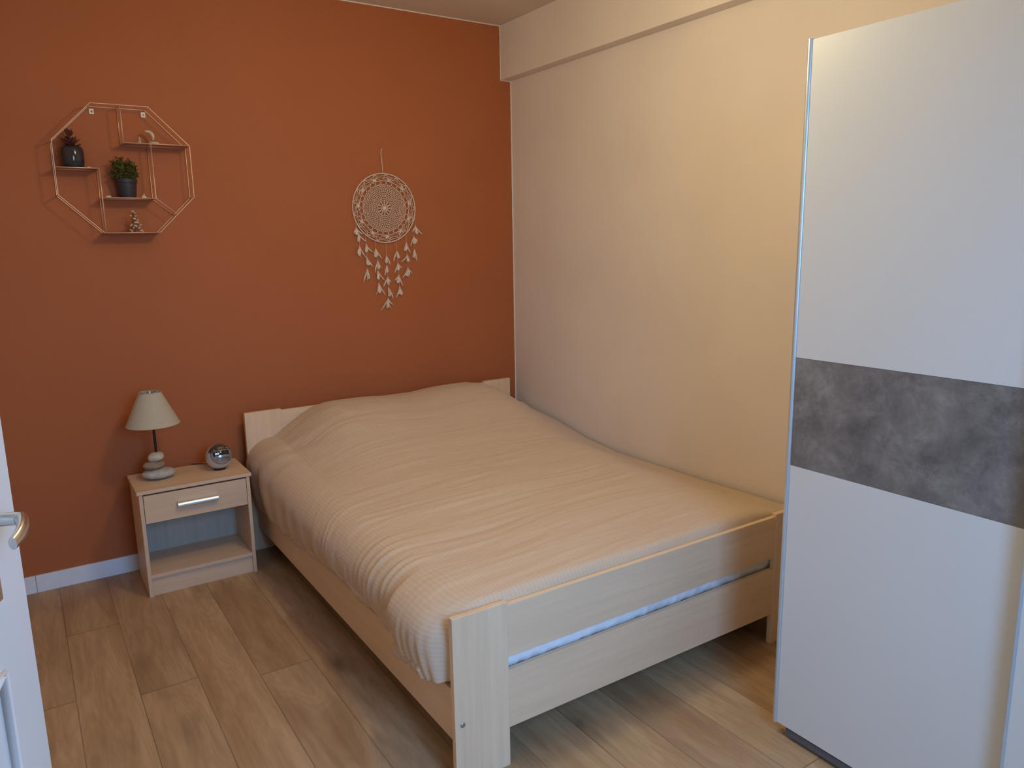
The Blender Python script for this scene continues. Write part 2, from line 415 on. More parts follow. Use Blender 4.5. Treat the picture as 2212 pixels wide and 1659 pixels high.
struct(MB().box(XL - 1.3, XL - 1.2, YN - .1, -2.4, -0.06, HC).build('wall_hall', m_wall), 'cream wall of the hall')
WX0, WX1, WZ0, WZ1 = -2.20, -1.30, 0.60, 1.90
wn_ = MB()
wn_.box(XL, WX0, YN - .1, YN, -0.06, HC); wn_.box(WX1, 0, YN - .1, YN, -0.06, HC)
wn_.box(WX0, WX1, YN - .1, YN, -0.06, WZ0); wn_.box(WX0, WX1, YN - .1, YN, WZ1, HC)
struct(wn_.build('wall_near', m_wall), 'cream wall with the window behind the camera')
wf = MB()
wf.box(WX0, WX0 + .05, YN - .08, YN - .03, WZ0, WZ1); wf.box(WX1 - .05, WX1, YN - .08, YN - .03, WZ0, WZ1)
wf.box(WX0 + .05, WX1 - .05, YN - .08, YN - .03, WZ0, WZ0 + .05); wf.box(WX0 + .05, WX1 - .05, YN - .08, YN - .03, WZ1 - .05, WZ1)
wo = struct(wf.build('window_1', m_doorw, bevel=0.003), 'white framed window behind the camera')
MB().box(WX0 + .05, WX1 - .05, YN - .058, YN - .052, WZ0 + .05, WZ1 - .05).build('pane', m_pane, wo)
struct(MB().box(-BD, 0, YN, 0, HB, HC).build('trim_1', m_wall, bevel=0.002), 'boxed cream beam along the top of the right wall')
b1 = MB().box(-2.5455, -0.0, -0.012, 0, 0, 0.078).box(XL + .012, -2.5468, -0.012, 0, 0, 0.078)
struct(b1.build('baseboard_far', m_trim, bevel=0.0015), 'white baseboard at the foot of the orange wall')
struct(MB().box(-0.012, 0, YN, -0.012, 0, 0.078).build('baseboard_right', m_trim, bevel=0.0015), 'white baseboard at the foot of the right wall')
struct(MB().box(XL, XL + 0.012, YN, DY0, 0, 0.078).box(XL, XL + 0.012, DY1, 0, 0, 0.078).build('baseboard_left', m_trim, bevel=0.0015), 'white baseboard at the foot of the left wall')

# room door, standing open on the left
def make_door():
    E = Vector((-2.5185, -2.345, 0)); th = math.radians(21)
    e = Vector((-math.sin(th), -math.cos(th), 0)); n = Vector((math.cos(th), -math.sin(th), 0)); up = Vector((0, 0, 1))
    W_, T_, Z0, Z1 = 0.80, 0.040, 0.008, 2.04
    H = E + e * W_
    root = bpy.data.objects.new('door_1', None); scene.collection.objects.link(root); root.location = (H.x, H.y, 0); root['_w'] = (H.x, H.y, 0)
    struct(root, 'white panelled room door standing open at the left edge')
    zc = (Z0 + Z1) / 2
    MB().obox(E + e * W_ / 2 - n * T_ / 2 + up * zc, e, n, up, W_ / 2, T_ / 2, (Z1 - Z0) / 2).build('door_leaf', m_doorw, root, bevel=0.004)
    # raised curved mouldings of the two panels
    for (z0, z1, arch) in ((0.16, 0.86, False), (1.18, 1.90, True)):
        a0, a1 = 0.125, W_ - 0.125
        pts = [E + e * a0 + up * z0]
        K = 14
        if arch:
            pts += [E + e * (a0 + (a1 - a0) * k / K) + up * (z1 + 0.06 * math.sin(PI * k / K)) for k in range(K + 1)]
        else:
            pts += [E + e * (a0 + (a1 - a0) * k / K) + up * (z1 - 0.05 * math.sin(PI * k / K)) for k in range(K + 1)]
        pts += [E + e * a1 + up * z0]
        pts = [p + n * 0.001 for p in pts]
        MB().tube(pts, 0.010, 10, closed=True).build('panel_moulding', m_doorw, root, smooth=True)
    # handle on its backplate
    hz = 1.094
    def px(u, v, d):
        r = (Fv_s + R_s * ((u - 1106) / FPX) - U_s * ((v - 829.5) / FPX)); return CAM + r * d
    Fv_s, R_s, U_s = Fv, R2, U2
    nb = E + e * 0.108 + up * hz
    hr = MB().obox(nb - up * 0.048 + n * 0.003, e, n, up, 0.016, 0.003, 0.082).build('backplate', m_satin, root, bevel=0.002)
    elbow = Vector((-2.5090, -2.377, 1.064)); tip = Vector((-2.5235, -2.471, 1.040))
    # the neck runs straight out of the plate, then the grip turns back along the door
    el = nb + n * 0.051; tipd = (e * 0.64 + n * 0.30 - up * 0.07).normalized()
    pts = [nb + n * 0.005, nb + n * 0.030, nb + n * 0.046]
    p0 = pts[-1]; p2 = el + tipd * 0.016
    for k in range(1, 7):
        t = k / 6; pts.append(p0 * (1 - t) ** 2 + (el + n * 0.002) * 2 * t * (1 - t) + p2 * t * t)
    q = pts[-1]
    MB().tube(pts, [0.0102] * 3 + [0.0102, 0.0101, 0.0098, 0.0092, 0.0082, 0.0066], 22).build('handle_neck', m_satin, root, smooth='auto')
    gp = [q - tipd * 0.004]
    for k in range(1, 11):
        t = k / 10; gp.append(q + tipd * 0.068 * t - n * (0.019 * t * t) - up * (0.003 * t * t))
    MB().tube(gp, [0.0085 - 0.0028 * k / 10 for k in range(11)], 24, flat=1.75).build('lever_handle', m_satin, root, smooth='auto')
    MB().lathe([(0.0145, 0), (0.0145, 0.004), (0.012, 0.008)], nb + n * 0.005, 28, rot=Vector((0, 0, 1)).rotation_difference(n).to_matrix()).build('handle_collar', m_satin, root, smooth='auto')
    # handle of the far side, just proud of the edge
    nb2 = nb - n * T_
    pts = [nb2, nb2 - n * 0.045, nb2 - n * 0.055 + e * 0.008, nb2 - n * 0.058 + e * 0.02, nb2 - n * 0.055 + e * 0.10]
    MB().tube(pts, 0.0095, 16).build('lever_handle', m_satin, root, smooth='auto')
    # latch plate in the edge, and hinges
    MB().obox(E - n * T_ / 2 + up * 1.02 - e * 0.0005, e, n, up, 0.001, 0.009, 0.10).build('latch_plate', m_satin, root)
    for z in (0.25, 1.05, 1.80):
        MB().tube([H + n * 0.004 + up * (z - .04), H + n * 0.004 + up * (z + .04)], 0.007, 12).build('hinge', m_satin, root, smooth='auto')
make_door()

# ------------------------------------------------------------------ wardrobe
def make_wardrobe():
    XF, Y1, Y0 = -0.7044, -2.4605, -4.26
    ZB, ZT = 0.04, 1.974
    r = thing('wardrobe', 'tall white sliding-door wardrobe with a grey concrete-look band, against the right wall', 'wardrobe', (-0.35, (Y0 + Y1) / 2, 0))
    c = MB()
    c.box(-0.66, -0.02, Y1 - 0.022, Y1 - 0.004, 0.0, ZT - 0.01)
    c.box(-0.66, -0.02, Y0, Y0 + 0.018, 0.0, ZT - 0.01)
    c.box(-0.66, -0.02, Y0 + .018, Y1 - 0.022, ZT - 0.03, ZT - 0.01)
    c.box(-0.66, -0.02, Y0 + .018, Y1 - 0.022, 0.06, 0.08)
    c.box(-0.030, -0.02, Y0 + .018, Y1 - 0.022, 0.08, ZT - 0.03)
    c.build('carcass', m_body, r, bevel=0.001)
    MB().box(-0.672, -0.645, Y0, Y1 - 0.030, 0.0, 0.06).build('plinth', m_plinth, r)
    # first sliding door (further one): two white fields and the grey band
    def door(xf, ya, yb, tname):
        z0, z1 = 0.8471, 1.1533
        d = MB().box(xf, xf + 0.016, ya + 0.0005, yb, ZB, z0 - 0.0006).box(xf, xf + 0.016, ya + 0.0005, yb, z1 + 0.0006, ZT).build('sliding_door', m_white, r, bevel=0.0008)
        MB().box(xf + 0.0002, xf + 0.016, ya + 0.001, yb, z0, z1).build('grey_band', m_conc, d)
        return d
    d1 = door(XF, -3.35, Y1, 'a')
    # rounded aluminium edge profile with its brush strip
    e = MB()
    pts = []
    K = 8
    cx, w = XF + 0.004, 0.0150
    sec = [(XF + 0.018, Y1 - 0.0002)]
    for k in range(K + 1):
        a = PI * k / K
        sec.append((XF + 0.003 - 0.0075 * math.sin(a), Y1 + w / 2 + w / 2 * math.cos(a + PI)))
    sec.append((XF + 0.018, Y1 + w))
    n = len(sec)
    V = [(x, y, ZB - 0.002) for x, y in sec] + [(x, y, ZT + 0.002) for x, y in sec]
    e.add(V, [tuple(range(n)), tuple(range(2 * n - 1, n - 1, -1))] + [(i, (i + 1) % n, (i + 1) % n + n, i + n) for i in range(n)])
    e.build('edge_profile', m_alu, d1, smooth='auto')
    MB().box(XF + 0.006, XF + 0.016, Y1 + w, Y1 + w + 0.004, ZB + .004, ZT).build('dust_strip', m_body, d1)
    for z in (0.075, 0.86, 1.62, 1.93):
        MB().box(XF + 0.0052, XF + 0.006, Y1 + w + .0005, Y1 + w + 0.0042, z, z + 0.002).build('strip_mark', m_black, d1)
    # second sliding door runs in the front track, nearer the camera
    XF2 = -0.735
    d2 = door(XF2, Y0, -3.0805, 'b')
    MB().box(XF2 - 0.003, XF2 + 0.018, -3.0805, -3.0725, ZB - 0.002, ZT + 0.002).build('edge_profile', m_alu, d2, bevel=0.003)
    MB().box(-0.700, -0.662, Y0, Y1 - 0.03, 0.012, 0.034).build('bottom_track', m_plinth, r)
make_wardrobe()

# ------------------------------------------------------------------ bed
BXL, BXR = -1.6185, -0.118
YH, YF = -0.103, -2.118
bed = thing('double_bed', 'light maple double bed frame with panelled headboard and low footboard', 'bed', (-0.87, -1.1, 0))
hw = 0.176
for (x0, x1) in ((BXL - 0.010, BXL - 0.010 + hw), (BXR + 0.008 - hw, BXR + 0.008)):
    MB().box(x0, x1, YH, YH + 0.024, 0, 0.6944).build('headboard_post', m_wz, bed, bevel=0.0015)
MB().box(BXL + hw - 0.010, BXR + 0.008 - hw, YH + 0.006, YH + 0.022, 0.30, 0.687).build('headboard_panel', m_wx, bed, bevel=0.0015)
for (x0, x1) in ((BXL, BXL + hw), (BXR - hw, BXR)):
    MB().box(x0, x1, YF, YF + 0.0195, 0, 0.5045).build('footboard_post', m_wz, bed, bevel=0.0015)
MB().box(BXL + hw, BXR - hw, YF + 0.002, YF + 0.0185, 0.3371, 0.4955).build('footboard_panel', m_wx, bed, bevel=0.0012)
MB().box(BXL + hw, BXR - hw, YF + 0.002, YF + 0.0185, 0.1179, 0.2965).build('footboard_panel', m_wx, bed, bevel=0.0012)
MB().box(BXL + 0.014, BXL + 0.034, YF + 0.0195, YH, 0.1189, 0.2755).build('side_rail', m_wy, bed, bevel=0.0015)
MB().box(BXR - 0.034, BXR - 0.014, YF + 0.0195, YH, 0.1189, 0.2755).build('side_rail', m_wy, bed, bevel=0.0015)
sb = MB()
for k in range(13):
    y = YF + 0.10 + k * 0.15
    sb.box(BXL + 0.036, BXR - 0.036, y, y + 0.06, 0.262, 0.274)
sb.box(BXL + 0.036, BXL + 0.06, YF + 0.03, YH - .01, 0.235, 0.262); sb.box(BXR - 0.06, BXR - 0.036, YF + 0.03, YH - .01, 0.235, 0.262)
sb.box(-0.90, -0.84, YF + 0.03, YH - .01, 0.235, 0.262)
sb.build('slatted_base', m_slat, bed)
rx = Matrix.Rotation(PI / 2, 3, 'X')
for (x, z) in ((-1.5955, 0.188), (BXR - 0.023, 0.188)):
    MB().lathe([(0.0, 0), (0.0065, 0.0), (0.0075, 0.002), (0.0055, 0.0035), (0.0028, 0.0035), (0.0022, 0.0015), (0.0, 0.0015)], (x, YF, z), 20, rot=rx).build('bolt_cap', m_bolt, bed, smooth='auto')

# mattress in its white fitted sheet
def make_mattress():
    x0, x1, y0, y1, z0, z1 = BXL + 0.040, BXR - 0.040, YF + 0.030, YH - 0.006, 0.275, 0.440
    NX, NY, NZ = 150, 60, 14
    V = []; F = []
    # a ring of vertical loops around the block
    peri = []
    rc = 0.05
    def corner(cx, cy, a0): return [(cx + rc * math.cos(a0 + PI / 2 * k / 5), cy + rc * math.sin(a0 + PI / 2 * k / 5)) for k in range(6)]
    per = []
    c1 = corner(x0 + rc, y0 + rc, PI); c2 = corner(x1 - rc, y0 + rc, 1.5 * PI); c3 = corner(x1 - rc, y1 - rc, 0); c4 = corner(x0 + rc, y1 - rc, PI / 2)
    per += c1 + [(x0 + rc + (x1 - x0 - 2 * rc) * k / NX, y0) for k in range(1, NX)] + c2
    per += [(x1, y0 + rc + (y1 - y0 - 2 * rc) * k / NY) for k in range(1, NY)] + c3
    per += [(x1 - rc - (x1 - x0 - 2 * rc) * k / 20, y1) for k in range(1, 20)] + c4 + [(x0, y1 - rc - (y1 - y0 - 2 * rc) * k / NY) for k in range(1, NY)]
    n = len(per); cx, cy = (x0 + x1) / 2, (y0 + y1) / 2
    prof = [(-0.030, 0.0), (-0.008, 0.004), (0.0, 0.015)] + [(0.004, 0.015 + (z1 - z0 - 0.03) * k / 9) for k in range(1, 9)] + [(0.0, z1 - z0 - 0.012), (-0.012, z1 - z0 - 0.002), (-0.04, z1 - z0)]
    for (o, h) in prof:
        for (x, y) in per:
            d = Vector((x - cx, 0, 0)) if abs(abs(x - cx) - (x1 - x0) / 2) < 1e-4 else Vector((0, y - cy, 0))
            d = Vector((math.copysign(1, x - cx) if x < x0 + rc or x > x1 - rc else 0, math.copysign(1, y - cy) if y < y0 + rc or y > y1 - rc else 0, 0)).normalized()
            w = 0.0035 * noise.noise(Vector((x * 26 + h * 30, y * 20, h * 18))) + 0.003 * noise.noise(Vector((x * 70 - h * 60, y * 60, h * 24)))
            g = max(0, 1 - abs(h - 0.03) / 0.05)
            V.append((x + d.x * (o + w * (1 + g)), y + d.y * (o + w * (1 + g)), z0 + h + 0.003 * noise.noise(Vector((x * 14, y * 14, 3))) * (1 if 0.01 < h < 0.12 else 0)))
    for i in range(len(prof) - 1):
        for k in range(n):
            l = (k + 1) % n
            F.append((i * n + k, i * n + l, (i + 1) * n + l, (i + 1) * n + k))
    F.append(tuple(reversed(range(n)))); F.append(tuple((len(prof) - 1) * n + k for k in range(n)))
    o = MB().add(V, F).build('mattress', m_sheet, None, smooth=True)
    tag(o, 'mattress in a ruffled white fitted sheet showing through the footboard slot', 'mattress')
make_mattress()

def sm(a, b, x):
    t = max(0.0, min(1.0, (x - a) / (b - a))); return t * t * (3 - 2 * t)
def interp(tab, x):
    if x <= tab[0][0]: return tab[0][1]
    for (a, fa), (b, fb) in zip(tab, tab[1:]):
        if x <= b:
            t = (x - a) / (b - a); t = t * t * (3 - 2 * t) if False else t
            return fa + (fb - fa) * t
    return tab[-1][1]
nz = noise.noise

def make_duvet():
    R = 0.135; XR = -0.022; XS = -1.500
    hem = [(0.10, 0.36), (0.16, 0.30), (0.22, 0.242), (0.5, 0.243), (0.85, 0.266), (1.1, 0.284), (1.4, 0.297), (1.6, 0.300), (1.74, 0.288), (1.80, 0.272), (1.90, 0.270), (2.0, 0.284), (2.097, 0.305)]
    right = [(0.10, 0.530), (0.2, 0.505), (0.45, 0.480), (0.7, 0.440), (0.95, 0.420), (1.5, 0.425), (2.1, 0.425)]
    def top(x, y):
        # pillow hump
        if y < 0.27: L = 1 - ((0.27 - y) / 0.55) ** 2
        else: L = math.exp(-((y - 0.27) / 0.40) ** 2) * 0.72 + math.exp(-((y - 0.27) / 0.75) ** 2) * 0.28
        # lateral: gentle slope to the left edge, steep one to the right wall
        lat = sm(-1.70, -1.22, x)
        lat *= 1 - sm(-0.44, 0.03, x) * 0.97
        lat *= 1 - 0.10 * math.exp(-((x + 0.84) / 0.16) ** 2)
        h = 0.222 * L * lat
        rz = interp(right, y)
        c = 0.505 + 0.016 * math.sin(PI * min(1, max(0, (y - 0.5) / 1.6)))
        base = rz + (c - rz) * sm(0.0, 0.42, -x)
        base -= 0.020 * sm(0.9, 1.5, -x) * (1 - sm(1.3, 1.9, y)) 
        # duvet sits back down slightly at the foot on the right
        base += 0.010 * sm(1.5, 2.0, y) - 0.030 * sm(2.062, 2.10, y) ** 1.5
        return base + h
    NT, NSD, NYY = 250, 70, 330
    Y0_, Y1_ = 0.106, 2.097
    grid = []; uvs = []
    for j in range(NYY + 1):
        y = Y0_ + (Y1_ - Y0_) * j / NYY
        zs = top(XS, y); hz_ = interp(hem, y) + 0.004 * nz(Vector((0, y * 9, 4)))
        bul = 0.034 * sm(1.77, 1.81, y) * (1 - sm(1.98, 2.09, y) * 0.95) + 0.008
        row = []; uvr = []; s = 0
        for i in range(NT + 1):
            x = XR + (XS - XR) * i / NT
            row.append(Vector((x, -y, top(x, y)))); uvr.append(abs(x - XR))
        s = abs(XS - XR)
        arc = R * PI / 2; zz = zs - R; drop = max(0.02, zz - hz_); tot = arc + drop
        for i in range(1, NSD + 1):
            q = tot * i / NSD
            if q < arc:
                a = q / R; x = XS - R * math.sin(a); z = zs - R * (1 - math.cos(a))
            else:
                t = (q - arc) / drop; x = XS - R; z = zz - drop * t
                x += 0.018 * t * t * (1 - sm(1.7, 1.8, y))        # tucks back under
            t2 = i / NSD
            x -= bul * math.sin(PI * min(1, t2 * 0.92))
            x += 0.052 * sm(2.035, 2.097, y) * t2 ** 0.6
            row.append(Vector((x, -y, z))); uvr.append(s + q)
        grid.append(row); uvs.append(uvr)
    NC = NT + NSD + 1
    # wrinkles
    disp = [[0.0] * NC for _ in range(NYY + 1)]
    for j in range(NYY + 1):
        y = Y0_ + (Y1_ - Y0_) * j / NYY
        for i in range(NC):
            u = uvs[j][i]
            p = grid[j][i]
            # long soft creases, mostly across the bed, fanning from the left shoulder
            sh = max(0.0, u - 0.2)
            ang = y + 0.16 * (1.5 - u) * (y - 0.9) * 0.35 + 0.05 * nz(Vector((u * 1.6, y * 1.3, 2)))
            d = 0
            r1 = nz(Vector((u * 1.3, ang * 8.0, 7.3)))
            r2 = nz(Vector((u * 2.0 + 4, ang * 17.0, 1.3)))
            r3 = nz(Vector((u * 3.2, ang * 34.0 + 3 * r1, 9.1)))
            tp = 1 - 0.75 * sm(1.42, 1.62, u)
            d += 0.0075 * r1 * (0.5 + 0.5 * sm(0.5, 1.2, y)) * tp
            d += 0.0046 * (0.35 - abs(r2)) * (0.35 + sm(0.7, 1.3, y)) * tp
            d += (0.0022 * r3 + 0.0020 * (0.3 - abs(nz(Vector((u * 2.4 + 3, ang * 24.0, 4.4)))))) * tp
            # low frequency puffiness of the filling
            d += 0.009 * nz(Vector((u * 3.1 + 9, y * 3.0, 0.4)))
            # tight pleats over the left shoulder in the lower half
            fan = 1.0 + 1.1 * max(0.0, 1.62 - u)
            ph = (y - 1.60) / fan + 0.014 * nz(Vector((u * 6, y * 5, 1)))
            m_ = math.exp(-((u - 1.60) / 0.19) ** 2) * (math.exp(-(ph / 0.15) ** 2) + 0.30 * math.exp(-((ph + 0.45) / 0.22) ** 2))
            amp = 0.25 + 1.5 * abs(nz(Vector((u * 2.2, ph * 11, 2))))
            d += 0.0042 * m_ * amp * (1 - abs(math.sin(PI * ph / 0.043 + 2.2 * nz(Vector((u * 2.5, ph * 9, 6)))))) * 2
            # creases falling from the pillow corner at the left
            m2 = math.exp(-((y - 0.34) / 0.22) ** 2) * sm(1.05, 1.35, u) * (1 - sm(1.62, 1.80, u))
            pq = (u - 1.35) * 0.55 + (y - 0.25) * 1.0
            d += 0.0042 * m2 * (0.3 + 1.4 * abs(nz(Vector((u * 3, y * 4, 5))))) * math.sin(2 * PI * pq / 0.13 + 4.0 * nz(Vector((u * 3.5, y * 3.5, 3))))
            # drape folds on the hanging side
            if u > 1.60:
                g = sm(1.60, 1.78, u)
                d += g * (0.0035 * math.sin(2 * PI * y / 0.17 + 2.5 * nz(Vector((y * 4, 0, 1)))) + 0.005 * nz(Vector((y * 22, u * 3, 8))))
                k2 = sm(1.80, 1.95, y)
                d += g * k2 * 0.005 * math.sin(2 * PI * y / 0.040)
            ed = sm(0, 0.03, y - Y0_) * sm(0.0, 0.02, Y1_ - y) * sm(0.0, 0.04, u)
            disp[j][i] = d * ed
    y_of = lambda j: Y0_ + (Y1_ - Y0_) * j / NYY
    P = [[None] * NC for _ in range(NYY + 1)]
    for j in range(NYY + 1):
        for i in range(NC):
            a = grid[max(j - 1, 0)][i]; b = grid[min(j + 1, NYY)][i]; c = grid[j][max(i - 1, 0)]; e = grid[j][min(i + 1, NC - 1)]
            n = (e - c).cross(b - a)
            n = n.normalized() if n.length > 1e-9 else Vector((0, 0, 1))
            if n.z < -0.3 or (abs(n.z) < 0.3 and n.x > 0): n = -n
            q = grid[j][i] + n * disp[j][i]
            q.x = min(q.x, -0.013)
            if y_of(j) > 2.07: q.y = max(q.y, -2.0975)
            P[j][i] = q
    V = [q for r in P for q in r]
    F = [(j * NC + i, j * NC + i + 1, (j + 1) * NC + i + 1, (j + 1) * NC + i) for j in range(NYY) for i in range(NC - 1)]
    me = bpy.data.meshes.new('duvet'); me.from_pydata(V, [], F)
    uvl = me.uv_layers.new(name='UVMap')
    for poly in me.polygons:
        for li in poly.loop_indices:
            vi = me.loops[li].vertex_index; j, i = divmod(vi, NC)
            uvl.data[li].uv = (uvs[j][i], Y0_ + (Y1_ - Y0_) * j / NYY)
    me.polygons.foreach_set('use_smooth', [True] * len(me.polygons))
    me.materials.append(m_duvet)
    bm = bmesh.new(); bm.from_mesh(me); bmesh.ops.recalc_face_normals(bm, faces=bm.faces)
    bm.faces.ensure_lookup_table()
    if bm.faces[NC * 100 + 100].normal.z < 0: bmesh.ops.reverse_faces(bm, faces=bm.faces)
    bm.to_mesh(me); bm.free()
    o = bpy.data.objects.new('duvet', me); scene.collection.objects.link(o)
    sd = o.modifiers.new('thick', 'SOLIDIFY'); sd.thickness = 0.012; sd.offset = -1
    tag(o, 'creased cream cotton duvet spread over the whole bed, hanging down its left side', 'duvet')
make_duvet()

# ------------------------------------------------------------------ nightstand
def make_nightstand():
    x0, x1, yb, yf, zt = -2.1512, -1.6808, -0.0657, -0.3645, 0.476
    r = thing('nightstand', 'small light beech nightstand with one drawer and an open shelf, left of the bed', 'nightstand', ((x0 + x1) / 2, (yb + yf) / 2, 0))
    T = 0.015
    MB().box(x0, x1, yf, yb, zt - T, zt).build('top_board', m_nx, r, bevel=0.002)
    sx0, sx1 = x0 + 0.008, x1 - 0.008; ys = yf + 0.006
    for a in (sx0, sx1 - T):
        MB().box(a, a + T, ys, yb, 0, zt - T).build('side_panel', m_nz, r, bevel=0.001)
    MB().box(sx0 + T, sx1 - T, yb - 0.006, yb - 0.001, 0.075, zt - T).build('back_panel', m_nback, r)
    MB().box(sx0 + T, sx1 - T, ys + 0.002, yb - 0.006, 0.082, 0.097).build('shelf', m_nx, r, bevel=0.001)
    MB().box(sx0 + T, sx1 - T, ys + 0.014, ys + 0.028, 0.0, 0.082).build('kick_board', m_nx, r)
    d = MB().box(sx0 + T + 0.002, sx1 - T - 0.002, ys - 0.001, ys + 0.014, 0.331, 0.4535)
    d.box(sx0 + T + 0.012, sx0 + T + 0.024, ys + 0.014, yb - 0.03, 0.340, 0.43)
    d.box(sx1 - T - 0.024, sx1 - T - 0.012, ys + 0.014, yb - 0.03, 0.340, 0.43)
    d.box(sx0 + T + 0.024, sx1 - T - 0.024, ys + 0.014, yb - 0.03, 0.340, 0.344)
    dd = d.build('drawer', m_nx, r, bevel=0.0012)
    # silver pull: hollow bar with a sloping face
    ya = ys - 0.001; h0, h1 = -1.998, -1.831
    sec = [(ya, 0.386), (ya - 0.020, 0.384), (ya - 0.023, 0.387), (ya - 0.0235, 0.396), (ya - 0.020, 0.403), (ya - 0.010, 0.408), (ya, 0.4095)]
    V = [(h0, y, z) for y, z in sec] + [(h1, y, z) for y, z in sec]; n = len(sec)
    MB().add(V, [tuple(range(n)), tuple(range(2 * n - 1, n - 1, -1))] + [(i, (i + 1) % n, (i + 1) % n + n, i + n) for i in range(n)]).build('drawer_handle', m_hsilver, dd, bevel=0.0008)
make_nightstand()

# ------------------------------------------------------------------ table lamp
def make_lamp():
    cx, cy, z0 = -2.035, -0.195, 0.476
    r = thing('table_lamp', 'small table lamp with linen cone shade on three stacked pebbles', 'lamp', (cx, cy, z0))
    MB().blob((cx - 0.002, cy, z0 + 0.0235), 0.069, 0.055, 0.0245, 1, 0.07).build('base_stone', m_stone_a, r, smooth=True)
    MB().blob((cx - 0.018, cy, z0 + 0.0635), 0.045, 0.040, 0.0195, 2, 0.08).build('middle_stone', m_stone_b, r, smooth=True)
    MB().blob((cx - 0.006, cy, z0 + 0.0985), 0.034, 0.031, 0.022, 5, 0.08, rot=Matrix.Rotation(-0.12, 3, 'Y')).build('top_stone', m_stone_c, r, smooth=True)
    MB().tube([(cx - 0.003, cy, z0 + 0.112), (cx - 0.003, cy, z0 + 0.285)], 0.0058, 14).build('stem', m_darkmetal, r, smooth='auto')
    MB().tube([(cx - 0.003, cy, z0 + 0.270), (cx - 0.003, cy, z0 + 0.330)], 0.014, 16).build('socket', m_socket, r, smooth='auto')
    MB().blob((cx - 0.003, cy, z0 + 0.352), 0.022, 0.022, 0.028, 0, 0).build('bulb', m_socket, r, smooth=True)
    ztop, zb = z0 + 0.3885, z0 + 0.2465
    R1, R0 = 0.045, 0.109
    sh = MB(); c = (cx - 0.003, cy, 0)
    sh.lathe([(R0, zb), (R1, ztop), (R1 - 0.0018, ztop), (R0 - 0.0018, zb), (R0, zb)], c, 64)
    s = sh.build('lamp_shade', m_shade, r, smooth='auto')
    MB().tube([(cx - 0.003 + R1 * math.cos(a * PI / 20), cy + R1 * math.sin(a * PI / 20), ztop) for a in range(40)], 0.0013, 6, closed=True).build('shade_ring', m_shade, s, smooth=True)
    MB().tube([(cx - 0.003 + R0 * math.cos(a * PI / 30), cy + R0 * math.sin(a * PI / 30), zb) for a in range(60)], 0.0013, 6, closed=True).build('shade_ring', m_shade, s, smooth=True)
    fr = MB()
    for a in (0.3, 0.3 + 2 * PI / 3, 0.3 + 4 * PI / 3):
        fr.tube([(cx - 0.003, cy, ztop - 0.012), (cx - 0.003 + R1 * math.cos(a), cy + R1 * math.sin(a), ztop)], 0.0012, 6)
    fr.tube([(cx - 0.003, cy, ztop - 0.03), (cx - 0.003, cy, ztop + 0.004)], 0.003, 8)
    fr.build('shade_spider', m_socket, s, smooth=True)
make_lamp()

